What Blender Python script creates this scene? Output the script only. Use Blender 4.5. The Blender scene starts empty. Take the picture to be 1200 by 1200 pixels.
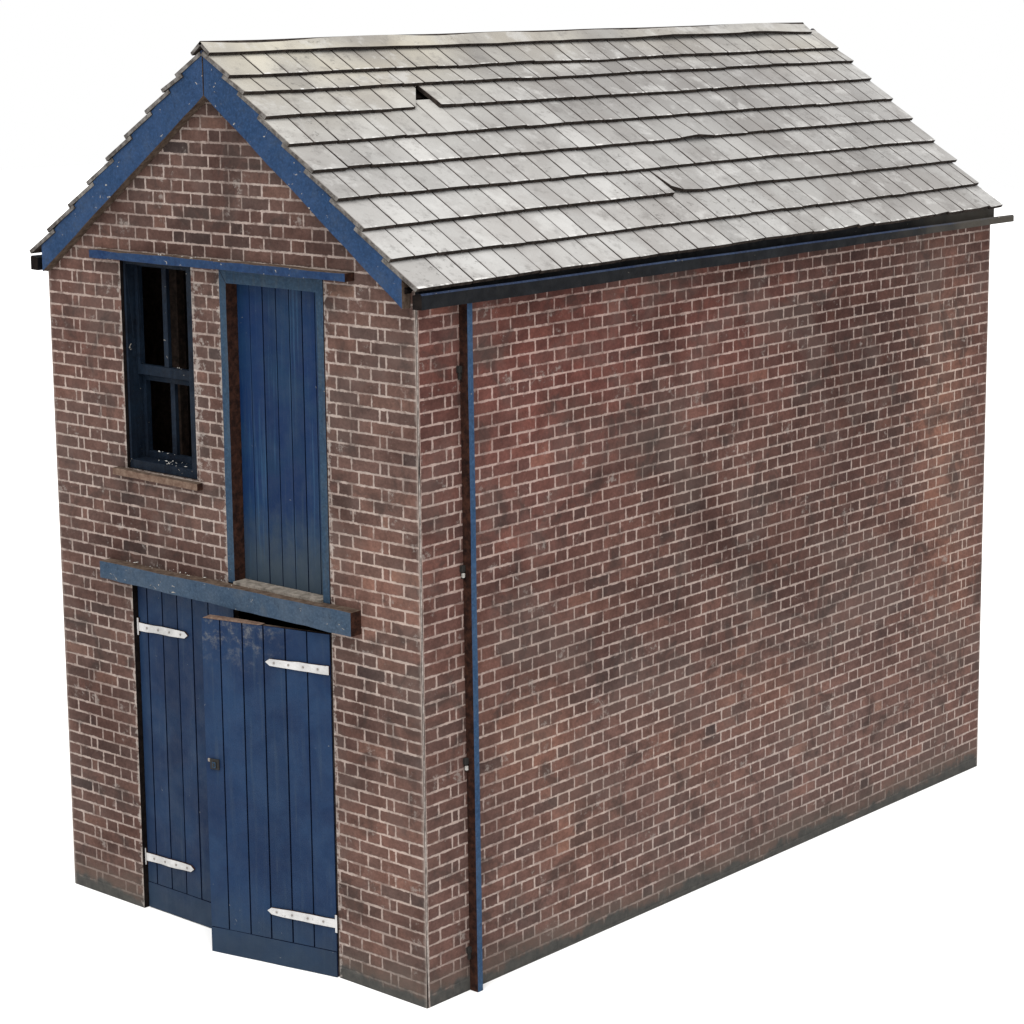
import bpy, math, random
from mathutils import Vector, noise, Matrix
S = bpy.context.scene
COL = S.collection
PI = math.pi
random.seed(7)
W, D = 3.143, 6.08
RID, OS = 5.527, 0.075
SL = (RID-4.235)/(W/2+OS)
TH = math.atan(SL)
base = lambda y: 0.080-0.0132*y          # the table top falls away very slightly behind

# ---------------------------------------------------------------- node helpers
class NT:
    def __init__(s, name):
        s.m = bpy.data.materials.new(name); s.m.use_nodes = True
        s.t = s.m.node_tree; s.t.nodes.clear()
        s.out = s.t.nodes.new('ShaderNodeOutputMaterial')
        s.b = s.t.nodes.new('ShaderNodeBsdfPrincipled')
        s.t.links.new(s.b.outputs[0], s.out.inputs[0])
    def n(s, k): return s.t.nodes.new(k)
    def put(s, sock, v):
        if isinstance(v, (int, float)): sock.default_value = v
        elif isinstance(v, tuple): sock.default_value = v if len(v) != 3 or sock.type == 'VECTOR' else (*v, 1)
        else: s.t.links.new(v, sock)
    def math(s, op, a, b=None, c=None, clamp=False):
        k = s.n('ShaderNodeMath'); k.operation = op; k.use_clamp = clamp
        s.put(k.inputs[0], a)
        if b is not None: s.put(k.inputs[1], b)
        if c is not None: s.put(k.inputs[2], c)
        return k.outputs[0]
    def mix(s, f, a, b, mode='MIX'):
        k = s.n('ShaderNodeMix'); k.data_type = 'RGBA'; k.blend_type = mode
        s.put(k.inputs[0], f); s.put(k.inputs[6], a); s.put(k.inputs[7], b)
        return k.outputs[2]
    def noise(s, vec, sc, det=4, rough=.55, dist=0., dim='3D'):
        k = s.n('ShaderNodeTexNoise'); k.noise_dimensions = dim
        s.put(k.inputs['Vector'], vec); k.inputs['Scale'].default_value = sc
        k.inputs['Detail'].default_value = det; k.inputs['Roughness'].default_value = rough
        k.inputs['Distortion'].default_value = dist
        return k.outputs[0]
    def step(s, v, a, b, lo=0., hi=1.):
        k = s.n('ShaderNodeMapRange'); k.interpolation_type = 'SMOOTHSTEP'
        s.put(k.inputs[0], v); k.inputs[1].default_value = a; k.inputs[2].default_value = b
        k.inputs[3].default_value = lo; k.inputs[4].default_value = hi
        return k.outputs[0]
    def vmap(s, v, sc=(1, 1, 1), loc=(0, 0, 0), rot=(0, 0, 0)):
        k = s.n('ShaderNodeMapping'); s.put(k.inputs[0], v)
        k.inputs[1].default_value = loc; k.inputs[2].default_value = rot; k.inputs[3].default_value = sc
        return k.outputs[0]
    def obj(s): return s.n('ShaderNodeTexCoord').outputs['Object']
    def uv(s, name):
        k = s.n('ShaderNodeUVMap'); k.uv_map = name
        x = s.n('ShaderNodeSeparateXYZ'); s.t.links.new(k.outputs[0], x.inputs[0])
        return k.outputs[0], x.outputs[0], x.outputs[1]
    def attr(s, name):
        k = s.n('ShaderNodeAttribute'); k.attribute_name = name
        x = s.n('ShaderNodeSeparateColor'); s.t.links.new(k.outputs[0], x.inputs[0])
        return k.outputs[0], x.outputs[0], x.outputs[1], x.outputs[2]
    def ramp(s, f, stops):
        k = s.n('ShaderNodeValToRGB'); s.put(k.inputs[0], f)
        e = k.color_ramp.elements
        while len(e) < len(stops): e.new(.5)
        for q, (p, c) in zip(e, stops): q.position = p; q.color = (*c, 1)
        return k.outputs[0]
    def bump(s, h, st=.5, dist=.01):
        k = s.n('ShaderNodeBump'); k.inputs['Strength'].default_value = st
        k.inputs['Distance'].default_value = dist; s.put(k.inputs['Height'], h)
        s.t.links.new(k.outputs[0], s.b.inputs['Normal'])
    def done(s, col, rough=.7, spec=.3):
        s.put(s.b.inputs['Base Color'], col); s.put(s.b.inputs['Roughness'], rough)
        s.b.inputs['Specular IOR Level'].default_value = spec
        return s.m

# ---------------------------------------------------------------- materials
def brick_mat():
    t = NT('printed_brick')
    wv, wu, wz = t.uv('wall')
    _, a, b = t.uv('edge_u'); _, c, d = t.uv('edge_v')
    n_f = t.noise(wv, 42, 3); n_m = t.noise(wv, 13, 4); n_l = t.noise(wv, 1.5, 6, .6, .6)
    dd = t.math('MINIMUM', t.math('MINIMUM', a, b), t.math('MINIMUM', c, d))
    dd = t.math('ADD', dd, t.math('MULTIPLY', t.math('SUBTRACT', n_f, .5), .011))
    dd = t.math('ADD', dd, t.math('MULTIPLY', t.math('SUBTRACT', n_m, .5), .014))
    mort = t.step(dd, .0036, .0090, 1, 0)
    _, r, g, bl = t.attr('rnd')
    pal = t.ramp(r, [(0, (.050, .034, .031)), (.2, (.068, .042, .036)), (.5, (.090, .050, .041)),
                     (.8, (.114, .061, .048)), (1, (.150, .085, .063))])
    # surface colour of each brick is uneven
    k = t.math('MULTIPLY_ADD', t.noise(wv, 48, 5, .75), 1.3, .35)
    k = t.math('MULTIPLY', k, t.math('MULTIPLY_ADD', t.noise(wv, 8, 4, .65), 1.3, .35))
    kc = t.n('ShaderNodeCombineColor'); [t.t.links.new(k, kc.inputs[i]) for i in range(3)]
    br = t.mix(1, pal, kc.outputs[0], 'MULTIPLY')
    # weathering tint, plus painted bounce lightness low on the side walls
    st, sr, sg, sb = t.attr('stain')
    tint = t.mix(1, st, (2, 2, 2), 'MULTIPLY')
    br = t.mix(1, br, tint, 'MULTIPLY')
    # mortar: pale, partly lost under paint wash
    lost = t.step(t.noise(wv, 5.5, 6, .7, .4), .50, .61, 0, .8)
    lost2 = t.step(t.noise(t.vmap(wv, loc=(5, 3, 0)), 1.7, 4, .6), .48, .62, 0, .5)
    lost = t.math('MULTIPLY', t.math('MAXIMUM', lost, lost2), .85)
    mc = t.mix(t.noise(wv, 24, 3), (.17, .128, .112), (.44, .355, .315))
    mc = t.mix(.4, mc, t.mix(1, mc, tint, 'MULTIPLY'))
    mc = t.mix(lost, mc, t.mix(.25, br, (.14, .10, .085)))
    col = t.mix(mort, br, mc)
    # grey brown washes
    wash = t.step(n_l, .47, .64, 0, .42)
    col = t.mix(wash, col, t.mix(mort, (.084, .062, .055), (.20, .165, .145)))
    wash2 = t.step(t.noise(t.vmap(wv, loc=(9, 1, 0)), 3.1, 6, .65, .8), .52, .65, 0, .5)
    col = t.mix(wash2, col, (.030, .024, .022))
    # chalky scuffs
    ch = t.step(t.noise(t.vmap(wv, loc=(3, 7, 0)), 6, 7, .78, .1), .585, .67, 0, .5)
    col = t.mix(ch, col, (.26, .23, .21))
    # ground grime, ragged top edge
    _, hb, he = t.uv('base')
    hh = t.math('ADD', hb, t.math('MULTIPLY', t.math('SUBTRACT', t.noise(wv, 2.6, 5, .6), .5), .34))
    hh = t.math('ADD', hh, t.math('MULTIPLY', t.math('SUBTRACT', t.noise(wv, 22, 4, .6), .5), .09))
    g1 = t.step(hh, .08, .27, .6, 0)
    col = t.mix(g1, col, (.080, .064, .054))
    g2 = t.step(hh, .045, .105, .95, 0)
    gcol = t.mix(t.noise(wv, 16, 4, .7), (.014, .017, .019), (.085, .082, .074))
    col = t.mix(g2, col, gcol)
    # worn pale edge right at the corner of the card
    ed = t.math('ADD', he, t.math('MULTIPLY', t.math('SUBTRACT', t.noise(wv, 18, 4), .5), .05))
    col = t.mix(t.step(ed, .0, .026, .30, 0), col, (.30, .265, .24))
    _, od, _z = t.uv('open')
    oo = t.math('ADD', od, t.math('MULTIPLY', t.math('SUBTRACT', t.noise(wv, 20, 5, .7), .5), .2))
    col = t.mix(t.step(oo, -.004, .020, .55, 0), col, (.33, .295, .27))
    h = t.math('SUBTRACT', t.math('MULTIPLY', t.noise(wv, 70, 4), .35), mort)
    t.bump(h, .55, .006)
    return t.done(col, .92, .06)

def paint_mat(name, c1, c2, chips=.5, streak=False, grey=(.11, .13, .16), gmix=.4):
    t = NT(name); o = t.obj()
    n1 = t.noise(o, 3.2, 5, .6, .3)
    col = t.mix(t.step(n1, .35, .68), c1, c2)
    if streak:
        sv = t.vmap(o, (14, 14, 1.1))
        col = t.mix(t.step(t.noise(sv, 1.6, 5, .65), .48, .68, 0, .5), col, grey)
    col = t.mix(t.step(t.noise(t.vmap(o, loc=(4, 2, 1)), 5, 6, .7, .4), .50, .74, 0, gmix), col, grey)
    col = t.mix(t.step(t.noise(o, 60, 3, .6), .42, .7, 0, .4), col, tuple(q*1.7 for q in c2))
    col = t.mix(t.step(t.noise(t.vmap(o, loc=(8, 8, 8)), 30, 5, .7), .5, .7, 0, .5), col, tuple(q*.45 for q in c1))
    if 'gutter' in name:
        x = t.n('ShaderNodeSeparateXYZ'); t.t.links.new(o, x.inputs[0])
        yy = t.math('ADD', x.outputs[1], t.math('MULTIPLY', t.math('SUBTRACT', t.noise(o, 3, 5, .7), .5), 2.5))
        col = t.mix(t.step(yy, 4.6, 5.7, 0, .85), col, (.050, .044, .036))
    sp = t.noise(t.vmap(o, (1, 1, 1.4)), 17, 3, .55, 1.2)
    col = t.mix(t.step(sp, .735 - .05*chips, .765 - .05*chips, 0, .85), col, (.30, .27, .23))
    t.bump(t.math('ADD', t.noise(o, 45, 4), t.noise(o, 160, 2)), .25, .004)
    return t.done(col, t.step(t.noise(o, 12, 3), .3, .7, .6, .8), .12)

def plank_mat(name, c1, c2, worn=True, loft=False):
    """door colour; planks are real geometry, uv 'door' = (across, height) in metres, v from the bottom"""
    t = NT(name); wv, u, v = t.uv('door')
    _, r, g, b = t.attr('rnd')
    col = t.mix(t.step(t.noise(wv, 2.3, 5, .6, .3), .36, .66), c1, c2)
    k = t.math('MULTIPLY_ADD', r, .34, .83)
    kc = t.n('ShaderNodeCombineColor'); [t.t.links.new(k, kc.inputs[i]) for i in range(3)]
    col = t.mix(1, col, kc.outputs[0], 'MULTIPLY')
    sv = t.vmap(wv, (26, 1.3, 1))
    col = t.mix(t.step(t.noise(sv, 1, 6, .65), .50, .74, 0, .3), col, (.034, .052, .076))
    col = t.mix(t.step(t.noise(wv, 50, 4, .7), .5, .8, 0, .3), col, (.006, .012, .028))
    if worn:
        # dusty foot of the door
        low = t.math('ADD', v, t.math('MULTIPLY', t.math('SUBTRACT', t.noise(wv, 5, 5, .6), .5), .5))
        col = t.mix(t.step(low, .02, .48, .55, 0), col, (.020, .032, .046))
    if loft:
        pale = t.step(t.noise(t.vmap(wv, (34, .9, 1), (3, 1, 0)), 1, 5, .6), .54, .66, 0, .55)  # pale vertical sheen painted into the loft door colour
        col = t.mix(pale, col, (.018, .052, .105))
        lo_ = t.math('ADD', v, t.math('MULTIPLY', t.math('SUBTRACT', t.noise(t.vmap(wv, (2.2, 1, 1)), 7, 6, .7), .5), .9))
        col = t.mix(t.step(lo_, .0, .55, .6, 0), col, (.030, .042, .050))
    sp = t.noise(wv, 22, 3, .55, 1.5)
    col = t.mix(t.step(sp, .735, .77, 0, .7), col, (.20, .20, .19))
    if worn:
        m1 = t.math('MULTIPLY', t.step(v, 1.70, 2.06), t.step(u, -.22, -.55))
        m1 = t.math('MULTIPLY', m1, t.step(t.noise(wv, 13, 8, .78, .2), .48, .66, 0, .6))
        col = t.mix(m1, col, (.13, .13, .125))
    t.bump(t.math('ADD', t.noise(sv, 2, 4), t.noise(wv, 80, 3)), .3, .004)
    return t.done(col, t.step(t.noise(wv, 9, 3), .3, .7, .5, .75), .13)

def burnt_mat(name, a, b):
    t = NT(name); o = t.obj()
    col = t.mix(t.step(t.noise(o, 22, 6, .7), .35, .68), a, b)
    t.bump(t.noise(o, 60, 4), .4, .006)
    return t.done(col, .9, .06)

def slate_mat():
    t = NT('dry_brushed_slate')
    wv, y, s = t.uv('wall')
    _, du, dl = t.uv('edge_u')          # across distance to the slit, distance above the lower edge
    _, r, g, b = t.attr('rnd')
    c = t.ramp(r, [(0, (.26, .255, .248)), (.35, (.31, .305, .297)), (.7, (.345, .341, .333)), (1, (.40, .395, .385))])
    c = t.mix(t.step(t.noise(wv, 1.3, 5, .6, .5), .42, .62, 0, .55), c, (.225, .212, .203))
    st, sr, sg, sb = t.attr('stain')
    c = t.mix(1, c, t.mix(1, st, (2, 2, 2), 'MULTIPLY'), 'MULTIPLY')
    c = t.mix(t.step(t.noise(wv, 6, 7, .75, 0), .50, .68, 0, .5), c, (.14, .132, .127))
    area_ = t.step(t.noise(t.vmap(wv, loc=(0, 5, 0)), 1.1, 3, .5), .46, .60, .08, 1)
    c = t.mix(t.math('MULTIPLY', area_, t.step(t.noise(t.vmap(wv, (.8, 1.0, 1), (2, 8, 0)), 16, 8, .8, 0), .54, .63, 0, .62)), c, (.10, .094, .088))
    c = t.mix(t.step(t.noise(t.vmap(wv, loc=(6, 1, 0)), 3.5, 6, .7), .52, .66, 0, .55), c, (.43, .425, .415))
    # frayed white fibres along the cut edges
    fr = t.math('MULTIPLY', t.step(dl, .0, .018, 1, 0), t.step(t.noise(wv, 15, 5, .7), .52, .60, 0, .95))
    c = t.mix(fr, c, (.6, .59, .575))
    fr2 = t.math('MULTIPLY', t.step(du, .0, .013, 1, 0), t.step(t.noise(t.vmap(wv, loc=(1, 5, 0)), 5, 5, .7), .42, .56, .25, .75))
    c = t.mix(fr2, c, (.07, .050, .042))
    t.bump(t.math('ADD', t.noise(wv, 14, 5, .7), t.noise(wv, 90, 3)), .35, .006)
    return t.done(c, .85, .12)

M = {}
M['brick'] = brick_mat()
M['slate'] = slate_mat()
M['slate_edge'] = burnt_mat('slate_cut_edge', (.013, .010, .009), (.042, .033, .028))
M['verge_edge'] = burnt_mat('verge_cut_edge', (.05, .044, .04), (.16, .15, .14))
M['barge'] = paint_mat('barge_blue', (.009, .028, .070), (.015, .037, .088), .8, gmix=.4, grey=(.04, .055, .078))
M['lintel_hi'] = paint_mat('lintel_blue', (.005, .019, .060), (.011, .029, .070), .7, gmix=.45, grey=(.036, .052, .075))
M['lintel_lo'] = paint_mat('faded_lintel_blue', (.022, .042, .072), (.034, .052, .078), .9, gmix=.5, grey=(.060, .068, .075))
M['frame'] = paint_mat('frame_blue', (.012, .030, .058), (.020, .040, .066), .3, streak=True, grey=(.036, .046, .056))
M['win'] = paint_mat('window_blue', (.0010, .0028, .007), (.003, .0078, .016), .6, streak=True, grey=(.010, .016, .026))
M['pipe'] = paint_mat('pipe_blue', (.013, .038, .085), (.022, .050, .098), .1, gmix=.3, grey=(.035, .05, .072))
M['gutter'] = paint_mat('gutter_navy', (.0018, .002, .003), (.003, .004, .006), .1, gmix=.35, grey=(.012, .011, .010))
M['gutter_top'] = paint_mat('gutter_lit_worn_top', (.008, .015, .038), (.020, .032, .062), .8, gmix=.4, grey=(.06, .06, .06))  # worn blue edge, with its lit highlight painted into the colour
M['door_lo'] = plank_mat('door_blue', (.0045, .0145, .043), (.009, .025, .061))
M['door_hi'] = plank_mat('loft_door_blue', (.0022, .0135, .050), (.005, .021, .054), loft=True)
M['groove'] = burnt_mat('dark_groove', (.002, .005, .018), (.006, .012, .035))
M['burnt'] = burnt_mat('burnt_ply_edge', (.012, .006, .005), (.042, .018, .012))
M['burnt_pale'] = burnt_mat('pale_ply_edge', (.045, .030, .022), (.10, .073, .056))
M['card_dark'] = burnt_mat('dark_card', (.004, .003, .003), (.011, .008, .007))
M['card_edge'] = burnt_mat('white_card_edge', (.17, .14, .125), (.36, .32, .295))
M['sill'] = burnt_mat('sill_brown', (.085, .052, .038), (.15, .105, .08))
M['ledge'] = burnt_mat('ledge_pale', (.10, .088, .075), (.22, .195, .17))
M['inner_brown'] = burnt_mat('inner_brown_card', (.009, .007, .006), (.030, .020, .016))
M['fleck'] = burnt_mat('white_fibre', (.28, .27, .25), (.5, .49, .47))
def hinge_mat():
    t = NT('chipped_white_paint'); o = t.obj()
    c = t.mix(t.step(t.noise(o, 9, 4, .6), .3, .7), (.33, .325, .32), (.48, .475, .47))
    c = t.mix(t.step(t.noise(o, 38, 4, .7, .5), .62, .70, 0, .6), c, (.11, .085, .075))
    t.bump(t.noise(o, 70, 3), .3, .004)
    return t.done(c, .6, .4)
M['hinge'] = hinge_mat()
def plain(name, c, rough=.8):
    t = NT(name); o = t.obj()
    return t.done(t.mix(t.noise(o, 8, 3), tuple(x*.9 for x in c), tuple(min(1, x*1.1) for x in c)), rough, .3)
M['stud'] = plain('dark_stud', (.012, .011, .010))
t_ = NT('white_table_top')
M['table'] = t_.done(t_.mix(t_.noise(t_.obj(), .4, 3), (.90, .90, .90), (.93, .93, .93)), .9, .1)

# ---------------------------------------------------------------- mesh builder
class MB:
    def __init__(s): s.v = []; s.f = []; s.mi = []; s.uv = []; s.rnd = []; s.st = []
    def poly(s, pts, mi=0, uv=None, rnd=(.5, .5, .5), st=None):
        i = len(s.v); s.v += [tuple(p) for p in pts]; s.f.append(list(range(i, i+len(pts))))
        s.mi.append(mi); s.uv.append(uv or {}); s.rnd.append(rnd); s.st.append(st)
    def box(s, a, b, mi=0, mis=None, frame=None):
        """axis box; mis: dict '+x','-y'... -> material index"""
        (x0, y0, z0), (x1, y1, z1) = a, b
        P = lambda x, y, z: (x, y, z)
        F = {'-x': [P(x0,y1,z0),P(x0,y0,z0),P(x0,y0,z1),P(x0,y1,z1)], '+x': [P(x1,y0,z0),P(x1,y1,z0),P(x1,y1,z1),P(x1,y0,z1)],
             '-y': [P(x0,y0,z0),P(x1,y0,z0),P(x1,y0,z1),P(x0,y0,z1)], '+y': [P(x1,y1,z0),P(x0,y1,z0),P(x0,y1,z1),P(x1,y1,z1)],
             '-z': [P(x0,y1,z0),P(x1,y1,z0),P(x1,y0,z0),P(x0,y0,z0)], '+z': [P(x0,y0,z1),P(x1,y0,z1),P(x1,y1,z1),P(x0,y1,z1)]}
        for k, q in F.items():
            if frame: q = [frame @ Vector(p) for p in q]
            s.poly(q, (mis or {}).get(k, mi))
    def prism(s, pts, y0, y1, front=0, side=1, back=None, frame=None, uvf=None, rnd=(.5,.5,.5)):
        """pts: (x,z) outline counter-clockwise seen from -y; front face at y0"""
        n = len(pts); f = frame or Matrix.Identity(4)
        A = [f @ Vector((x, y0, z)) for x, z in pts]; B = [f @ Vector((x, y1, z)) for x, z in pts]
        uv = {'door': [(x, z) for x, z in pts]}
        s.poly(A, front, uv, rnd); s.poly(B[::-1], side if back is None else back)
        for i in range(n):
            j = (i+1) % n
            m = side(i) if callable(side) else side
            s.poly([A[i], B[i], B[j], A[j]], m)
    def build(s, name, mats, parent=None, merge=True, bevel=0):
        me = bpy.data.meshes.new(name); me.from_pydata(s.v, [], s.f)
        for m in mats: me.materials.append(M[m])
        me.polygons.foreach_set('material_index', s.mi)
        names = sorted({k for u in s.uv for k in u})
        for k in names:
            l = me.uv_layers.new(name=k); i = 0
            for f, u in zip(s.f, s.uv):
                for j in range(len(f)):
                    if k in u: l.data[i].uv = u[k][j]
                    i += 1
        a = me.color_attributes.new(name='rnd', type='FLOAT_COLOR', domain='CORNER'); i = 0
        for f, r in zip(s.f, s.rnd):
            for j in f: a.data[i].color = (*r, 1); i += 1
        if any(x is not None for x in s.st):
            a = me.color_attributes.new(name='stain', type='FLOAT_COLOR', domain='CORNER'); i = 0
            for f, r in zip(s.f, s.st):
                for j in range(len(f)):
                    a.data[i].color = (*(r[j] if r else (.5, .5, .5)), 1); i += 1
        me.validate()
        o = bpy.data.objects.new(name, me); COL.objects.link(o)
        if parent: o.parent = parent
        if bevel:
            import bmesh
            b = bmesh.new(); b.from_mesh(me); bmesh.ops.remove_doubles(b, verts=b.verts, dist=1e-5); b.to_mesh(me); b.free()
            mo = o.modifiers.new('soft_edges', 'BEVEL'); mo.width = bevel; mo.segments = 2; mo.limit_method = 'ANGLE'
            mo.harden_normals = False
        return o

def wobble(pts, step=.12, amp=.003, seed=0):
    out = []; n = len(pts)
    for i in range(n):
        a, b = Vector(pts[i]), Vector(pts[(i+1) % n]); L = (b-a).length; k = max(1, int(L/step))
        nn = Vector((-(b-a).y, (b-a).x)).normalized()
        for j in range(k):
            p = a.lerp(b, j/k)
            if j: p = p + nn*amp*noise.noise(Vector((p.x*5+seed, p.y*5, seed)))*2
            out.append((p.x, p.y))
    return out

# ---------------------------------------------------------------- root
root = bpy.data.objects.new('model_building', None); COL.objects.link(root)
root['label'] = 'small two storey red brick building with blue doors and grey slate roof on white'
root['category'] = 'model building'

# ---------------------------------------------------------------- walls
def clip(poly, fn):
    """poly of (u,v); keep fn>=0"""
    out = []; n = len(poly)
    for i in range(n):
        p, q = poly[i], poly[(i+1) % n]; a, b = fn(p), fn(q)
        if a >= 0: out.append(p)
        if a*b < 0:
            t = a/(a-b); out.append((p[0]+(q[0]-p[0])*t, p[1]+(q[1]-p[1])*t))
    return out

def g(u, v, cu, cv, ru, rv, ang=0):
    c, s_ = math.cos(ang), math.sin(ang); x, y = u-cu, v-cv
    x, y = (x*c+y*s_)/ru, (-x*s_+y*c)/rv
    return math.exp(-(x*x+y*y))
def mixc(a, b, f): return tuple(x+(y-x)*f for x, y in zip(a, b))
def stain_bounce_side(u, v):
    c = (.47, .44, .44)
    n1 = noise.fractal(Vector((u*.9, v*1.1, 3)), .9, 2, 4)
    n2 = noise.fractal(Vector((u*1.8+v*1.2, v*2.6-u*.6, 9)), .9, 2, 4)
    red = g(u, v, .7, 3.5, 1.1, 1.1)+.7*g(u, v, 1.9, 3.9, 1.5, .5)+.5*g(u, v, 3.4, 3.6, 1.3, .6)
    c = mixc(c, (.53, .36, .36), min(1, red))
    dark = .75*g(u, v, 4.3, 3.3, 1.0, .55, -.5)+.6*g(u, v, 2.9, 2.3, 1.2, .28, -.7)+.55*g(u, v, 5.0, 3.7, .7, .3)+.6*g(u, v, 1.9, 2.0, .9, .25, .3)
    dark += .5*g(u, v, 3.9, 2.0, .5, .7, -.4)+.5*g(u, v, 4.9, 1.3, .35, .5)+.4*g(u, v, 2.2, 3.5, .2, .5)+max(0, n2)*.9
    c = mixc(c, (.20, .175, .18), min(.85, dark*1.15))
    grey = g(u, v, 3.6, .3, 3.4, 1.35)*.85+max(0, -n1)*.4  # lighter grey low down: floor bounce painted into the tint
    c = mixc(c, (.60, .635, .67), min(.85, grey))
    org = .9*g(u, v, .95, 1.45, .35, .25)+.9*g(u, v, 5.45, 2.75, .3, .9)+.5*g(u, v, 3.4, 1.2, .5, .2, -.4)+.6*g(u, v, 5.7, 1.8, .3, .8)+.5*g(u, v, 2.4, 1.0, .5, .18, -.5)+.45*g(u, v, 1.3, .8, .4, .3)
    return mixc(c, (.74, .66, .60), min(1, org*1.1))
def stain_front(u, v):
    n1 = noise.fractal(Vector((u*1.3, v*1.3, 23)), .9, 2, 4)
    n2 = noise.fractal(Vector((u*2.2, v*2.8, 29)), .9, 2, 4)
    c = (.47, .50, .51)
    c = mixc(c, (.52, .47, .46), g(u, v, .3, 3.7, .5, .7)*.9)
    c = mixc(c, (.72, .66, .62), min(1, g(u, v, 2.9, 2.4, .45, .4)+g(u, v, 2.8, 1.0, .3, .5)*.6))
    dark = .75*g(u, v, 1.55, 4.85, .25, .5)+.5*g(u, v, 2.1, 4.45, .5, .12)+.45*g(u, v, .9, 4.5, .4, .12)+.55*g(u, v, 2.65, 1.7, .25, .3)+.5*g(u, v, .45, 1.2, .3, .8)+max(0, n2)*1.0+.5*g(u, v, .5, 2.35, .5, .15)+.6*g(u, v, 1.0, 2.45, .7, .12)
    c = mixc(c, (.24, .225, .23), min(.8, dark*1.15))
    return mixc(c, (.45, .49, .50), min(.7, max(0, -n1)*.8))

def wall(name, org, ud, L, Sx, P, flip, top, openings, stain, seam=0):
    """org: bottom start corner; ud: horizontal direction; outward normal is ud x z turned outwards"""
    ud = Vector(ud); org = Vector(org); nrm = ud.cross(Vector((0, 0, 1)))
    mb = MB(); rng = random.Random(name+str(flip))
    T = .06
    pt = lambda u, v, d=0: org+ud*u+Vector((0, 0, v))-nrm*d
    bs = lambda u: base((org+ud*u).y)-.004
    us = sorted({o[0] for o in openings}|{o[1] for o in openings}); vs = sorted({o[2] for o in openings}|{o[3] for o in openings})
    def od(a, b):
        m = .3
        for o in openings:
            dx = max(o[0]-a, a-o[1], 0); dy = max(o[2]-b, b-o[3], 0); m = min(m, math.hypot(dx, dy))
        return m
    def emit(u0, u1, v0, v1):
        if u1-u0 < .004: return
        cu = [u0]+[x for x in us if u0+1e-5 < x < u1-1e-5]+[u1]
        cv = [v0]+[x for x in vs if v0+1e-5 < x < v1-1e-5]+[v1]
        rnd = (min(1, max(0, rng.gauss(.48, .15))), rng.random(), rng.random())
        for i in range(len(cu)-1):
            for j in range(len(cv)-1):
                mu, mv = (cu[i]+cu[i+1])/2, (cv[j]+cv[j+1])/2
                if any(o[0] < mu < o[1] and o[2] < mv < o[3] for o in openings): continue
                p = [(cu[i], cv[j]), (cu[i+1], cv[j]), (cu[i+1], cv[j+1]), (cu[i], cv[j+1])]
                for fn in top: p = clip(p, fn)
                if len(p) < 3: continue
                p = clip(p, lambda q: q[1]-bs(q[0]))
                if len(p) < 3: continue
                uv = {'wall': [(a, b) for a, b in p], 'edge_u': [(a-u0, u1-a) for a, b in p], 'edge_v': [(b-v0, v1-b) for a, b in p],
                      'base': [(b-bs(a), min(a, L-a)) for a, b in p],
                      'open': [(od(a, b), 0) for a, b in p]}
                mb.poly([pt(a, b) for a, b in p], 0, uv, rnd, [stain(a, b) for a, b in p])
    H = P-Sx
    E = .285 if Sx < .232 else (L-(round((L-.57-Sx)/P)*P+Sx))/2
    k = -22
    while True:
        v0 = 3.975-.075*k; k += 1
        if v0 < -.2: break
        v1 = v0+.075
        if v0 > 5.6: continue
        cells = []
        jit = lambda: rng.uniform(-.005, .005)
        if ((k-1) % 2 == 0) != flip:       # stretcher course with closers at the corners
            b = [0, E-.057, E]; x = E; st = True
            while x < L-E-.01:
                x += Sx if st else H; st = not st; b.append(min(x, L-E))
            b += [L-E+.057, L]
        else:
            x0 = E+Sx+H/2-P-Sx/2; b = [0, x0]; x = x0; st = True
            while x < L-x0-.01:
                x += Sx if st else H; st = not st; b.append(min(x, L-x0))
            b.append(L)
        b = sorted(set(round(q, 5) for q in b))
        b = [b[0]]+[q+jit() for q in b[1:-1]]+[b[-1]]
        for i in range(len(b)-1):
            u0, u1 = b[i], b[i+1]
            if i == 0 and seam: u0 = seam
            emit(u0, u1, v0, v1)
    if seam:
        # bare white card edge that shows down the glued corner, with the dark gap beside it
        zz = [bs(0)+(4.13-bs(0))*i/60 for i in range(61)]
        def wd(z):
            return seam*(.72+.5*noise.noise(Vector((0, 0, z*4.5)))) if z > .55 else seam*(.95+1.2*(.55-z))
        def gp(z):
            q = .0025+.004*max(0, noise.noise(Vector((3, 1, z*1.4))))
            return q+max(0, (.5-z))*.022
        for a, b_ in zip(zz[:-1], zz[1:]):
            mb.poly([pt(0, a, .001), pt(gp(a), a, .001), pt(gp(b_), b_, .001), pt(0, b_, .001)], 2)
            mb.poly([pt(gp(a), a, -.001), pt(wd(a), a, -.001), pt(wd(b_), b_, -.001), pt(gp(b_), b_, -.001)], 3)
            mb.poly([pt(wd(a)*.6, a, .0005), pt(.04, a, .0005), pt(.04, b_, .0005), pt(wd(b_)*.6, b_, .0005)], 2)
    # back of the card and the reveals
    outl = [(T, bs(T)), (L-T, bs(L-T)), (L-T, 6.5), (T, 6.5)]
    cu = [T]+us+[L-T]; cv = [-.1]+vs+[6.]
    for i in range(len(cu)-1):
        for j in range(len(cv)-1):
            mu, mv = (cu[i]+cu[i+1])/2, (cv[j]+cv[j+1])/2
            if any(o[0] < mu < o[1] and o[2] < mv < o[3] for o in openings): continue
            p = [(cu[i], cv[j]), (cu[i+1], cv[j]), (cu[i+1], cv[j+1]), (cu[i], cv[j+1])]
            for fn in top: p = clip(p, fn)
            if len(p) < 3: continue
            p = clip(p, lambda q: q[1]-bs(q[0]))
            if len(p) < 3: continue
            mb.poly([pt(a, b, T) for a, b in p][::-1], 2)
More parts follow.
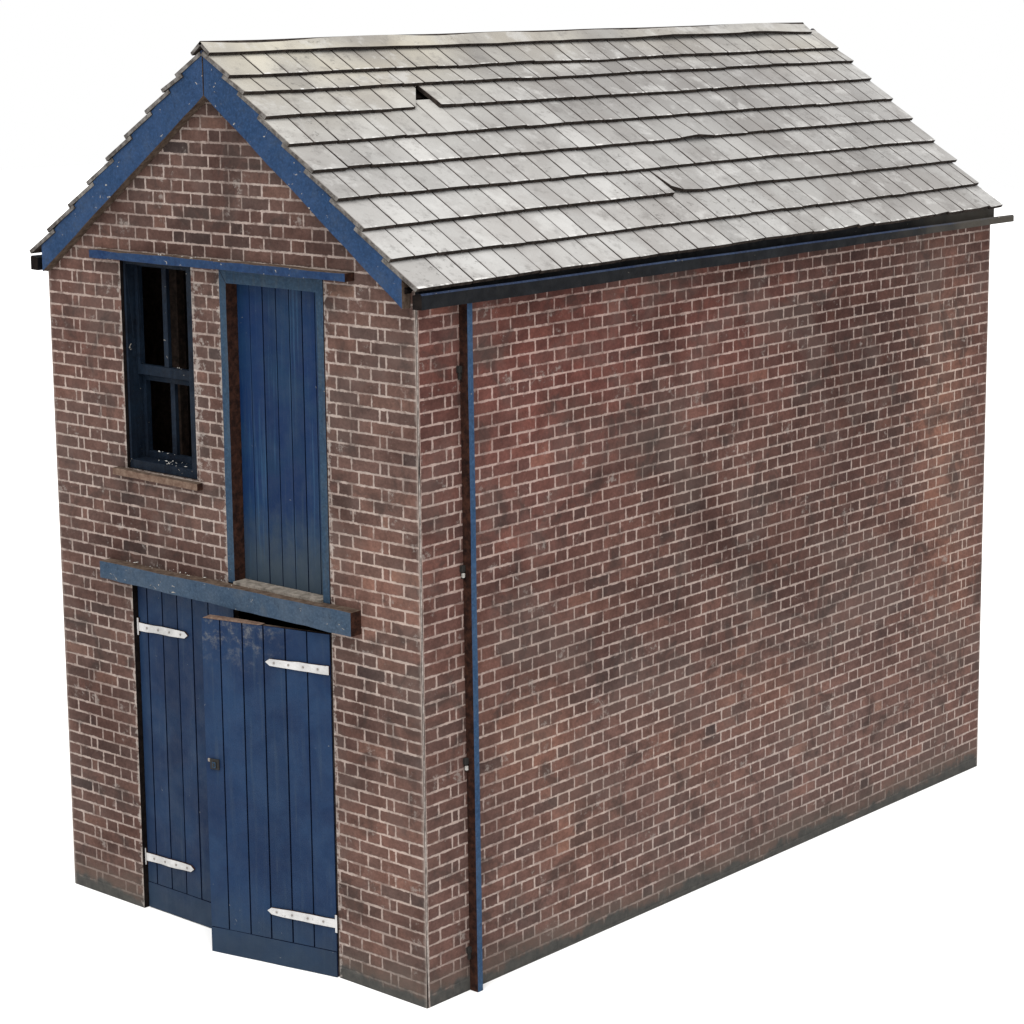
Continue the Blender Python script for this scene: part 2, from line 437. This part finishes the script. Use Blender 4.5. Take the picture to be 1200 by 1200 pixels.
    for (a, b, c, d) in openings:
        c2 = max(c, bs(a))
        mb.poly([pt(a, c2), pt(a, d), pt(a, d, T), pt(a, c2, T)], 1)
        mb.poly([pt(b, c2), pt(b, c2, T), pt(b, d, T), pt(b, d)], 1)
        mb.poly([pt(a, d), pt(b, d), pt(b, d, T), pt(a, d, T)], 1)
        if c > .2: mb.poly([pt(a, c), pt(a, c, T), pt(b, c, T), pt(b, c)], 1)
    return mb.build(name, ['brick', 'card_dark', 'card_dark', 'card_edge'], root)

gab = [lambda p: (RID-.085)-SL*abs(p[0]-W/2)-p[1]]
# split function for the ridge: two half planes
gab = [lambda p: (RID-.085)-SL*(p[0]-W/2)-p[1], lambda p: (RID-.085)+SL*(p[0]-W/2)-p[1]]
eav = [lambda p: 4.16-p[1]]
OPEN = [(.69, 2.44, -.2, 2.30), (1.575, 2.44, 2.30, 4.24), (.69, 1.33, 2.935, 4.24)]
wall('front_wall', (0, 0, 0), (1, 0, 0), W, .228, .335, True, gab, OPEN, stain_front)
wall('side_wall', (W, 0, 0), (0, 1, 0), D, .220, .3306, False, eav, [], stain_bounce_side, seam=.017)
wall('rear_wall', (W, D, 0), (-1, 0, 0), W, .228, .335, True, gab, [], stain_front)
wall('side_wall', (0, D, 0), (0, -1, 0), D, .220, .3306, False, eav, [], stain_bounce_side)

# ---------------------------------------------------------------- roof
C_, S_ = math.cos(TH), math.sin(TH)
ED = [.097, .302, .452, .663, .900, 1.125, 1.371, 1.608, 1.866, 2.101]
Y0, Y1 = -.080, D+.03
def rp(side, s, y, h): return (W/2+side*(C_*s+S_*h), y, RID-S_*s+C_*h)
def n1(x, seed): return noise.noise(Vector((x, seed*3.7, seed*1.3)))
side_seed = 4.2
def slate_stain(y, s):
    c = (.5, .5, .5)
    cream = .8*g(y, s, .2, .1, 1.8, .6)+.6*g(y, s, 2.5, .1, 3., .25)+.5*g(y, s, 5.6, .25, .5, .15)
    c = mixc(c, (.58, .55, .475), min(1, cream))
    dk = .6*g(y, s, 3.0, .55, 1.4, .35)+.4*g(y, s, 4.4, 1.0, 1.6, .7)+.3*g(y, s, 5.3, 1.5, .9, .6)+max(0, noise.fractal(Vector((y*1.3, s*3.2, side_seed)), .9, 2, 4))*.9
    c = mixc(c, (.35, .345, .345), min(.8, dk*1.2))
    return mixc(c, (.62, .62, .62), min(.7, g(y, s, .6, 1.9, 1.6, .6)))
def slate_face(mb, side, pts, lo, a, b, thick, rnd):
    """pts (s,y,h) outline of the top surface, given lower-left, lower-right, upper-right, upper-left"""
    top = [rp(side, *p) for p in pts]; bot = [rp(side, p[0], p[1], p[2]-thick) for p in pts]
    if side < 0: order = list(range(len(pts)))[::-1]
    else: order = list(range(len(pts)))
    uv = {'wall': [(pts[i][1]+(20 if side < 0 else 0), pts[i][0]) for i in order],
          'edge_u': [(pts[i][1]-a, lo-pts[i][0]) for i in order]}
    st = [slate_stain(pts[i][1], pts[i][0]) for i in order]
    mb.poly([top[i] for i in order], 0, uv, rnd, st)
    mb.poly([bot[i] for i in order][::-1], 1)
    n = len(pts)
    for k in range(n):
        i, j = order[k], order[(k+1) % n]
        verge = abs(pts[i][1]-pts[j][1]) < 1e-6 and (pts[i][1] < Y0+.015 or pts[i][1] > Y1-.04)
        mb.poly([top[i], bot[i], bot[j], top[j]], 3 if verge else 1)
rf = MB(); ridge = MB()
for side in (1, -1):
    rng = random.Random(31+side)
    for c in range(1, 10):
        seed = c*2+side
        lo, up = ED[c], ED[c-1]
        y = Y0+rng.uniform(-.006, .006); end = Y1+.03*n1(c*1.7, 5)
        first = True; wide = (c % 2 == 1)
        # colour walk along the strip
        while y < end-.02:
            w = rng.uniform(.170, .200)
            if first and wide: w *= 1.5
            first = False
            ny = min(end, y+w)
            if end-ny < .07: ny = end
            a, b = y+.0042, ny-.0042
            edge = lambda yy: lo+.010*n1(yy*1.1, seed)+.004*n1(yy*5, seed+9)
            lift = lambda yy: .007*n1(yy*1.4, seed+20)+.002
            rnd = (min(1, max(0, rng.gauss(.5, .2))), rng.random(), 0)
            j = rng.uniform(-.003, .003); jl = rng.uniform(-.002, .002)
            ls = [edge(a)+j, edge(b)+j+rng.uniform(-.002, .002)]; hs = [lift(a)+jl, lift(b)+jl]
            us_, hu = up-.05, -.034
            pts = None
            if side == 1 and c == 7 and True:
                # strip slipped and overlapping: edge steps up at y = 3.2
                yy0 = FAULT = 2.72
                def e2(yy): return edge(yy)+(0 if yy < yy0 else -.055+.05*min(1, (yy-yy0)/.13))
                if a < yy0 < b:
                    slate_face(rf, side, [(edge(a), a, hs[0]), (edge(yy0), yy0, hs[0]), (us_, yy0, hu), (us_, a, hu)], lo, a, yy0, .03, rnd)
                    a = yy0+.004
                ls = [e2(a), e2(b)]
                if a >= yy0: hs = [h+.010*max(0, 1-(q-yy0)/.25) for h, q in zip(hs, (a, b))]
            if side == 1 and c == 5 and a < 3.62 and b > 3.25:
                hs = [h+.02*math.exp(-((q-3.42)/.12)**2) for h, q in zip(hs, (a, b))]
            if side == 1 and c == 3:
                XR = 1.375
                if a < XR and b > 1.05:
                    # broken slate: the piece left of the hole ends in a torn diagonal
                    quad = [(ls[0], a, hs[0]), (ls[1], b, hs[1]), (us_, b, hu), (us_, a, hu)]
                    tear = lambda q: 1.15+(lo-q[0])/(lo-.50)*.15-q[1]
                    out = []
                    for i in range(4):
                        p, q = quad[i], quad[(i+1) % 4]; fa, fb = tear(p), tear(q)
                        if fa >= 0: out.append(p)
                        if fa*fb < 0:
                            tt = fa/(fa-fb); out.append(tuple(p[k]+(q[k]-p[k])*tt for k in range(3)))
                    if len(out) > 2: slate_face(rf, side, out, lo, a, b, .026, rnd)
                    if b > XR+.01:
                        slate_face(rf, side, [(ls[1], XR, hs[1]+.004), (ls[1], b, hs[1]), (us_, b, hu), (us_, XR, hu)], lo, XR, b, .026, rnd)
                    y = ny; continue
            if side == 1 and c == 4 and a < 1.40 and b > 1.02: us_, hu = .565, -.034
            if side == 1 and c == 9 and a > 4.0:
                ls[1] -= rng.choice((0, 0, .012)); 
            slate_face(rf, side, [(ls[0], a, hs[0]), (ls[1], b, hs[1]), (us_, b, hu), (us_, a, hu)], lo, a, b, .024, rnd)
            y = ny
    # deck under the slates, with an opening under the broken slate
    hy = [Y0+.03, 1.18, 1.40, Y1-.03]; hs_ = [.03, .505, .56, 2.04]
    for i in range(3):
        for j in range(3):
            if side == 1 and i == 1 and j == 1: continue
            q = [rp(side, hs_[j+1], hy[i], -.075), rp(side, hs_[j+1], hy[i+1], -.075), rp(side, hs_[j], hy[i+1], -.075), rp(side, hs_[j], hy[i], -.075)]
            if side < 0: q = q[::-1]
            rf.poly(q, 2)
            q2 = [rp(side, hs_[j+1], hy[i], -.10), rp(side, hs_[j+1], hy[i+1], -.10), rp(side, hs_[j], hy[i+1], -.10), rp(side, hs_[j], hy[i], -.10)]
            rf.poly(q2 if side < 0 else q2[::-1], 2)
    rf.poly([rp(side, 2.04, hy[0], -.075), rp(side, 2.04, hy[3], -.075), rp(side, 2.04, hy[3], -.10), rp(side, 2.04, hy[0], -.10)], 2)
    for yy in (hy[0], hy[3]):
        rf.poly([rp(side, .03, yy, -.075), rp(side, 2.04, yy, -.075), rp(side, 2.04, yy, -.10), rp(side, .03, yy, -.10)], 2)
    # ridge strip, lifting in places
    yy = Y0-.004; N = 0
    while yy < Y1-.15:
        b = min(Y1-.13, yy+.155)
        def rl(q):
            e = .005*n1(q*1.5, 40+side)+.002
            if side == 1: e += .018*math.exp(-((q-4.2)/.3)**2)+.018*math.exp(-((q-5.2)/.3)**2)+.008*math.exp(-((q-1.0)/.2)**2)
            return e
        lo = lambda q: .100+.016*n1(q*1.9, 50+side)+.004*n1(q*9, 3)
        top = lambda q: .003+.012*n1(q*1.1, 77)
        base_ = rng.random()*.3+.35
        pts = [(lo(yy), yy, rl(yy)), (lo(b), b, rl(b)), (-.004, b, top(b)), (-.004, yy, top(yy))]
        slate_face(ridge, side, pts, .5, yy-1, b+1, .020, (base_, 0, 0))
        yy = b
roof = rf.build('roof', ['slate', 'slate_edge', 'card_dark', 'verge_edge'], root)
ridge.build('ridge', ['slate', 'slate_edge', 'slate_edge', 'verge_edge'], roof)

# fascia strips behind the gutters
for x0, x1 in ((W+.003, W+.028), (-.028, -.003)):
    mb = MB(); mb.box((x0, .0, 4.10), (x1, D, 4.215)); mb.build('fascia', ['gutter'], root)

# ---------------------------------------------------------------- bargeboards, front and rear
def barge(sgn, y0, y1, seed):
    f = lambda x: W/2+sgn*x
    hi = lambda x: RID-.045-SL*x
    top = [(.004, hi(0)), (1.54, hi(1.54))]
    bot = [(1.54, 4.108), (.004, 5.222)]
    pts = [(x, z) for x, z in top+bot]
    pts = [(f(x), z) for x, z in pts]
    if sgn > 0: pts = pts[::-1]
    pts = wobble(pts, .1, .003, seed)
    mb = MB(); 
    mb.prism(pts, y0, y1, 0, 1, 1)
    return mb.build('bargeboard', ['barge', 'burnt_pale'], root, bevel=.002)
barge(1, -.070, -.003, 1); barge(-1, -.070, -.003, 2)
for s_ in (1, -1):
    o = barge(s_, D+.004, D+.022, 5)
mb = MB(); mb.box((W/2-.0035, -.066, 5.225), (W/2+.0035, -.004, RID-.05)); mb.build('apex_joint', ['card_dark'], root)

# ---------------------------------------------------------------- gutters
def gutter(sgn):
    mb = MB(); N = 40
    xo = lambda a: (W+a) if sgn > 0 else -a
    ys = [-.055+(6.235+.055)*i/N for i in range(N+1)]
    def sec(i):
        y = ys[i]; zt = 4.198-.047*i/N+.0035*n1(y*1.6, 61); zb = zt-(.090-.040*i/N)-.004*n1(y*2, 13)
        x0, x1 = .032, .100+.004*n1(y*1.2, 70)
        return [(xo(x0), y, zb), (xo(x1), y, zb+.002), (xo(x1), y, zt-.010), (xo(x1-.008), y, zt), (xo(x1-.03), y, zt-.003), (xo(x0), y, zt-.012)]
    for i in range(N):
        a, b = sec(i), sec(i+1)
        for k in range(6):
            q = [a[k], b[k], b[(k+1) % 6], a[(k+1) % 6]]
            if sgn > 0: q = q[::-1] if False else q
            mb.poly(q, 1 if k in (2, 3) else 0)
    mb.poly(sec(0)[::-1], 2); mb.poly(sec(N), 2)
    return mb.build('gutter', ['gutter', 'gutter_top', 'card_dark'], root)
gutter(1); gutter(-1)

# ---------------------------------------------------------------- downpipe
mb = MB(); N = 50
zb, zt = base(.38)+.002, 4.13
def psec(z):
    dy = .005*n1(z*.7, 90)+.016*(1-z/4.1)
    return [(W+.002, .350+dy), (W+.062, .350+dy+.002*n1(z*3, 2)), (W+.062, .394+dy+.002*n1(z*3, 8)), (W+.002, .394+dy)]
for i in range(N):
    a, b = zb+(zt-zb)*i/N, zb+(zt-zb)*(i+1)/N
    A, B = psec(a), psec(b)
    for k, mi in ((0, 1), (1, 0), (2, 1)):
        mb.poly([(*A[k], a), (*A[k+1], a), (*B[k+1], b), (*B[k], b)], mi)
mb.poly([(*p, zb) for p in psec(zb)][::-1], 1); mb.poly([(*p, zt) for p in psec(zt)], 1)
pipe = mb.build('downpipe', ['pipe', 'burnt'], root)
for i, z in enumerate((3.735, 2.60, 1.47, .33)):
    dy = psec(z)[0][1]
    mb = MB(); mb.box((W+.001, dy+.045, z-.014), (W+.020, dy+.066, z+.014)); mb.build('bracket', ['stud'], pipe, bevel=.003)
    mb = MB()
    mb.box((W+.001, dy-.030, z-.0195), (W+.022, dy-.001, z+.018))
    mb.box((W+.004, dy-.022, z-.06), (W+.016, dy-.001, z-.02))
    if i in (1, 2): mb.box((W+.010, dy-.026, z-.052), (W+.026, dy-.010, z-.026), 1)
    mb.build('bracket', ['stud', 'fleck'], pipe, bevel=.003)

# ---------------------------------------------------------------- lintels, sill
def flecks(mb, mi, n, x0, x1, y0, y1, z, rng, size=.012):
    cl = [rng.uniform(x0, x1) for _ in range(3)]
    for _ in range(n):
        x, y = min(x1, max(x0, rng.gauss(rng.choice(cl), (x1-x0)*.09))), rng.uniform(y0, y1); a = rng.uniform(0, PI); s = size*rng.choice((.3, .4, .5, .7, 1.3))
        dx, dy = math.cos(a)*s, math.sin(a)*s
        h = rng.uniform(.003, .012)
        p = [(x-dx, y-dy, z), (x-dy*.3, y+dx*.3, z), (x+dx, y+dy, z+h*.4), (x+dy*.3, y-dx*.3, z)]
        t = (x+dx*.1, y+dy*.1, z+h)
        for i in range(4): mb.poly([p[i], p[(i+1) % 4], t], mi)
def lintel(x0, z0a, z1a, x1, z0b, z1b, y0, y1, m, seed, nf):
    mb = MB()
    pts = wobble([(x0, z0a), (x1, z0b), (x1, z1b), (x0, z1a)], .09, .004, seed)
    n = len(pts)
    mb.prism(pts, y0, y1, 0, lambda i: 3 if pts[i][0] > x1-.01 and pts[(i+1) % n][0] > x1-.01 else 1, 1)
    rng = random.Random(seed)
    flecks(mb, 2, nf, x0+.1, x1-.1, y0+.015, -.004, max(z1a, z1b)+.000, rng)
    return mb.build('lintel', [m, 'burnt_pale', 'fleck', 'burnt'], root, bevel=.002)
lintel(.495, 4.224, 4.272, 2.684, 4.226, 4.274, -.075, .03, 'lintel_hi', 3, 10)
lintel(.488, 2.225, 2.332, 2.680, 2.210, 2.350, -.085, .10, 'lintel_lo', 4, 20)
# pale ledge in front of the loft door
mb = MB(); mb.box((1.64, -.02, 2.345), (2.375, .078, 2.362), 0); mb.build('door_ledge', ['ledge'], root)

mb = MB()
pts = wobble([(.60, 2.888), (1.375, 2.880), (1.375, 2.922), (.60, 2.930)], .1, .003, 8); n = len(pts)
mb.prism(pts, -.045, .055, 0, lambda i: 2 if pts[i][0] > 1.36 and pts[(i+1) % n][0] > 1.36 else 1, 1)
sill = mb.build('window_sill', ['sill', 'burnt_pale', 'burnt'], root, bevel=.002)

# ---------------------------------------------------------------- window
wm = MB()
X0, X1, Z0, Z1 = .697, 1.322, 2.932, 4.222
wm.box((X0, .018, Z0), (X0+.020, .150, Z1), 0)                 # box frame
wm.box((X1-.055, .018, Z0), (X1, .150, Z1), 0, {'+x': 1})
wm.box((X0+.020, .018, Z1-.028), (X1-.055, .150, Z1), 0)
wm.box((X0+.020, .018, Z0), (X1-.055, .150, Z0+.055), 0)
flecks(wm, 2, 14, X0+.08, X1-.1, .03, .14, Z0+.0555, random.Random(12), .014)
win = wm.build('window', ['win', 'burnt', 'fleck'], root, bevel=.002)
def sash(z0, z1, y, bar, rail_lo, rail_hi):
    m = MB(); a, b = X0+.0205, X1-.0555; d = .035
    m.box((a, y, z0), (a+.030, y+d, z1)); m.box((b-.030, y, z0), (b, y+d, z1))
    m.box((a+.03, y, z0), (b-.03, y+d, z0+rail_lo)); m.box((a+.03, y, z1-rail_hi), (b-.03, y+d, z1))
    m.box((bar-.020, y+.004, z0+rail_lo), (bar+.020, y+d-.004, z1-rail_hi))
    flecks(m, 1, 5, a+.05, b-.05, y+.004, y+.03, z0+rail_lo+.0005, random.Random(int(z0*100)), .013)
    return m.build('sash', ['win', 'fleck'], win, bevel=.002)
sash(3.510, Z1-.029, .085, .985, .062, .018)
sash(Z0+.056, 3.500, .125, .985, .04, .03)

# ---------------------------------------------------------------- loft door
ld = MB(); a, b, z0, z1 = 1.640, 2.378, 2.363, 4.130
xs = [a, 1.745, 1.855, 1.965, 2.075, 2.18, 2.285, b]
rng = random.Random(2)
def planks(mb, xs, z0, z1, yf, yb, gap, frame=None, groove=1, front=0, skip=None, sd=0):
    for i in range(len(xs)-1):
        l = xs[i]+(gap/2 if i else 0); r = xs[i+1]-(gap/2 if i < len(xs)-2 else 0)
        off = rng.uniform(-.0015, .0015)
        mb.prism([(l, z0), (r, z0), (r, z1), (l, z1)], yf+off, yb, front, groove, groove, frame=frame, rnd=(rng.random(), rng.random(), 0))
planks(ld, xs, z0, z1, .078, .098, .007)
ld.box((a, .0985, z0), (b, .108, z1), 1)
# shift the uv so that height counts from the foot of the door
for u in ld.uv:
    if 'door' in u: u['door'] = [(x, z-z0) for x, z in u['door']]
loft = ld.build('loft_door', ['door_hi', 'groove'], root)
m = MB()
q = 1.578
m.prism(wobble([(q, 2.348), (1.636, 2.348), (1.636, 4.14), (q, 4.22)], .15, .002, 1), -.004, .11, 0, lambda i: 1, 1)
m.prism(wobble([(1.637, 4.14), (2.380, 4.14), (2.436, 4.22), (q, 4.2205)], .15, .002, 2), -.003, .11, 0, 0, 1)
m.prism(wobble([(2.381, 2.348), (2.436, 2.348), (2.4365, 4.2195), (2.381, 4.14)], .15, .002, 3), -.004, .11, 0, 1, 1)
m.build('door_frame', ['frame', 'burnt'], loft, bevel=.0015)

# ---------------------------------------------------------------- lower pair of doors
def strap(parent, x0, x1, z, yf, frame, tplate, slope=0, seed=0, h=.027):
    """x0 hinge end, x1 pointed end"""
    s = 1 if x1 > x0 else -1; r2 = random.Random(seed); mb = MB()
    j = lambda: r2.uniform(-.0025, .0025)
    pts = [(x0, -h)]
    for i in range(1, 6): pts.append((x0+(x1-x0-s*.03)*i/6, -h+.004*i/6+j()))
    pts += [(x1-s*.03, -h*.78), (x1, 0), (x1-s*.03, h*.78)]
    for i in range(5, 0, -1): pts.append((x0+(x1-x0-s*.03)*i/6, h-.004*i/6+j()))
    pts.append((x0, h))
    pts = [(x, z+zz+slope*(x-x0)) for x, zz in pts]
    if s < 0: pts = pts[::-1]
    mb.prism(pts, yf-.013, yf, 0, 2, 2, frame=frame)
    if tplate:
        e = x0-s*.016; l, r = min(x0, e), max(x0, e)
        mb.prism([(l, z-.055), (r-.001, z-.055), (r-.001, z+.055), (l, z+.055)], yf-.014, yf, 0, 2, 2, frame=frame)
    for i in range(4):
        cx = x0+(x1-x0)*(.17+.23*i); cz = z+slope*(cx-x0); R = .007
        mb.prism([(cx+R*math.cos(k*PI/3), cz+R*math.sin(k*PI/3)) for k in range(6)], yf-.018, yf-.0132, 1, 1, 1, frame=frame)
    return mb.build('strap_hinge', ['hinge', 'bolt', 'burnt'], parent, bevel=.0012)
M['bolt'] = plain('bolt_grey', (.20, .18, .17))

def leaf(xs, z0, z1, rail, yf, frame, sag=0, toprow=0):
    mb = MB(); t = .045
    def zt(x): return z1
    for i in range(len(xs)-1):
        l = xs[i]+(.005 if i else 0); r = xs[i+1]-(.005 if i < len(xs)-2 else 0)
        off = rng.uniform(-.001, .001)
        mb.prism([(l, z0+rail+.004), (r, z0+rail+.004), (r, z1+rng.uniform(-.001, .001)), (l, z1)], yf+off, yf+.012, 0, 1, 1, frame=frame, rnd=(rng.random(), 0, 0))
    mb.prism(wobble([(xs[0], z0), (xs[-1], z0), (xs[-1], z0+rail), (xs[0], z0+rail)], .15, .002, 3), yf-.003, yf+.012, 0, 1, 1, frame=frame, rnd=(.35, 0, 0))
    mb.prism([(xs[0], z0+.001), (xs[-1], z0+.001), (xs[-1], z1-.002), (xs[0], z1-.002)], yf+.0125, yf+t, 1, 2, 1, frame=frame)
    for u in mb.uv:
        if 'door' in u: u['door'] = [(x, z-z0) for x, z in u['door']]
    return mb.build('door', ['door_lo', 'groove', 'burnt_pale'], root)
# left leaf, closed, in the plane y = .035
I = Matrix.Identity(4)
L1 = leaf([.700, .785, .925, 1.062, 1.20, 1.345, 1.57], base(0)+.006, 2.215, .165, .035, I)
L1['label'] = 'left leaf of the blue double door, closed'
strap(L1, .712, 1.165, 1.925, .035, I, True, .035, 1)
strap(L1, .700, 1.150, .420, .035, I, True, .040, 2)
# right leaf, hinged at the right and pushed open outwards
hx, hy = 2.432, -.004
ang = math.atan2(.2, .88)
F = Matrix.Translation((hx, hy, 0)) @ Matrix.Rotation(ang, 4, 'Z')
L2 = leaf([-.898, -.768, -.610, -.462, -.310, -.160, -.004], base(0)+.004, 2.166, .155, -.004, F)
L2['label'] = 'right leaf of the blue double door, slightly open'
strap(L2, -.006, -.445, 1.955, -.004, F, False, 0, 3)
strap(L2, -.004, -.480, .420, -.004, F, True, 0, 4)
m = MB()
m.prism([(-.862, 1.242), (-.800, 1.242), (-.800, 1.305), (-.862, 1.305)], -.014, -.0045, 0, 0, 0, frame=F)
m.prism([(-.845, 1.252), (-.818, 1.252), (-.818, 1.29), (-.845, 1.29)], -.022, -.0145, 1, 0, 0, frame=F)
m.prism([(-.838, 1.260), (-.826, 1.260), (-.826, 1.282), (-.838, 1.282)], -.024, -.0225, 0, 0, 0, frame=F)
m.prism([(-.880, 1.285), (-.866, 1.285), (-.866, 1.305), (-.880, 1.305)], -.012, -.0045, 2, 2, 2, frame=F)
m.build('latch', ['stud', 'frame', 'ledge'], L2, bevel=.002)
# worn bare top edge of the open leaf
m = MB(); m.prism([(-.89, 2.1665), (-.50, 2.1665), (-.47, 2.172), (-.60, 2.178), (-.86, 2.181)][::1], -.008, .035, 0, 0, 0, frame=F)
m.build('worn_top_edge', ['sill'], L2, bevel=.002)

# ---------------------------------------------------------------- inside: floor slab added to stop ground bounce, and partition, all dark card
m = MB(); m.box((.062, .12, 2.24), (W-.062, D-.062, 2.29)); m.build('bounce_block_floor', ['card_dark'], root)
m = MB(); m.box((.062, .62, 2.291), (W-.062, .66, 4.18)); m.build('partition', ['inner_brown'], root)
m = MB(); m.box((.70, .36, 2.291), (.79, .42, 4.16)); m.build('inner_post', ['inner_brown'], root)
m = MB(); m.box((.062, 1.2, .10), (W-.062, 1.24, 2.239)); m.build('partition', ['card_dark'], root)

# ---------------------------------------------------------------- table top (the surface it rests on)
me = bpy.data.meshes.new('table_top')
R_ = 60
me.from_pydata([(-R_, -R_, base(-R_)), (R_, -R_, base(-R_)), (R_, R_, base(R_)), (-R_, R_, base(R_))], [], [(0, 1, 2, 3)])
me.materials.append(M['table'])
o = bpy.data.objects.new('table_top', me); COL.objects.link(o); o['kind'] = 'structure'

# ---------------------------------------------------------------- light
w = bpy.data.worlds.new('World'); S.world = w; w.use_nodes = True
bg = w.node_tree.nodes['Background']; bg.inputs[0].default_value = (1, 1, 1, 1); bg.inputs[1].default_value = 1.0
l = bpy.data.lights.new('key_light', 'SUN'); l.energy = 3.2; l.angle = math.radians(50); l.color = (1, .985, .96)
o = bpy.data.objects.new('key_light', l); COL.objects.link(o); o.location = (8, -8, 14)
az = Vector((.55, -.83, 0)).normalized()*math.cos(math.radians(58))
o.rotation_euler = (-(az+Vector((0, 0, math.sin(math.radians(58)))))).to_track_quat('-Z', 'Y').to_euler()

# ---------------------------------------------------------------- camera
cam = bpy.data.cameras.new('camera'); co = bpy.data.objects.new('camera', cam); COL.objects.link(co)
co.location = (12.2464, -9.6527, 5.8169); co.rotation_euler = (1.39, .011, .7204)
co.rotation_mode = 'XYZ'
cam.sensor_width = 36; cam.lens = 36*2888.3/1200
cam.shift_x = 15.0/1200; cam.shift_y = -87.5/1200
cam.clip_end = 500; cam.clip_start = .1
S.camera = co
S.render.engine = 'CYCLES'
S.view_settings.view_transform = 'Standard'; S.view_settings.look = 'None'
S.view_settings.exposure = 0; S.view_settings.gamma = 1
S.cycles.max_bounces = 6
S.cycles.use_denoising = True
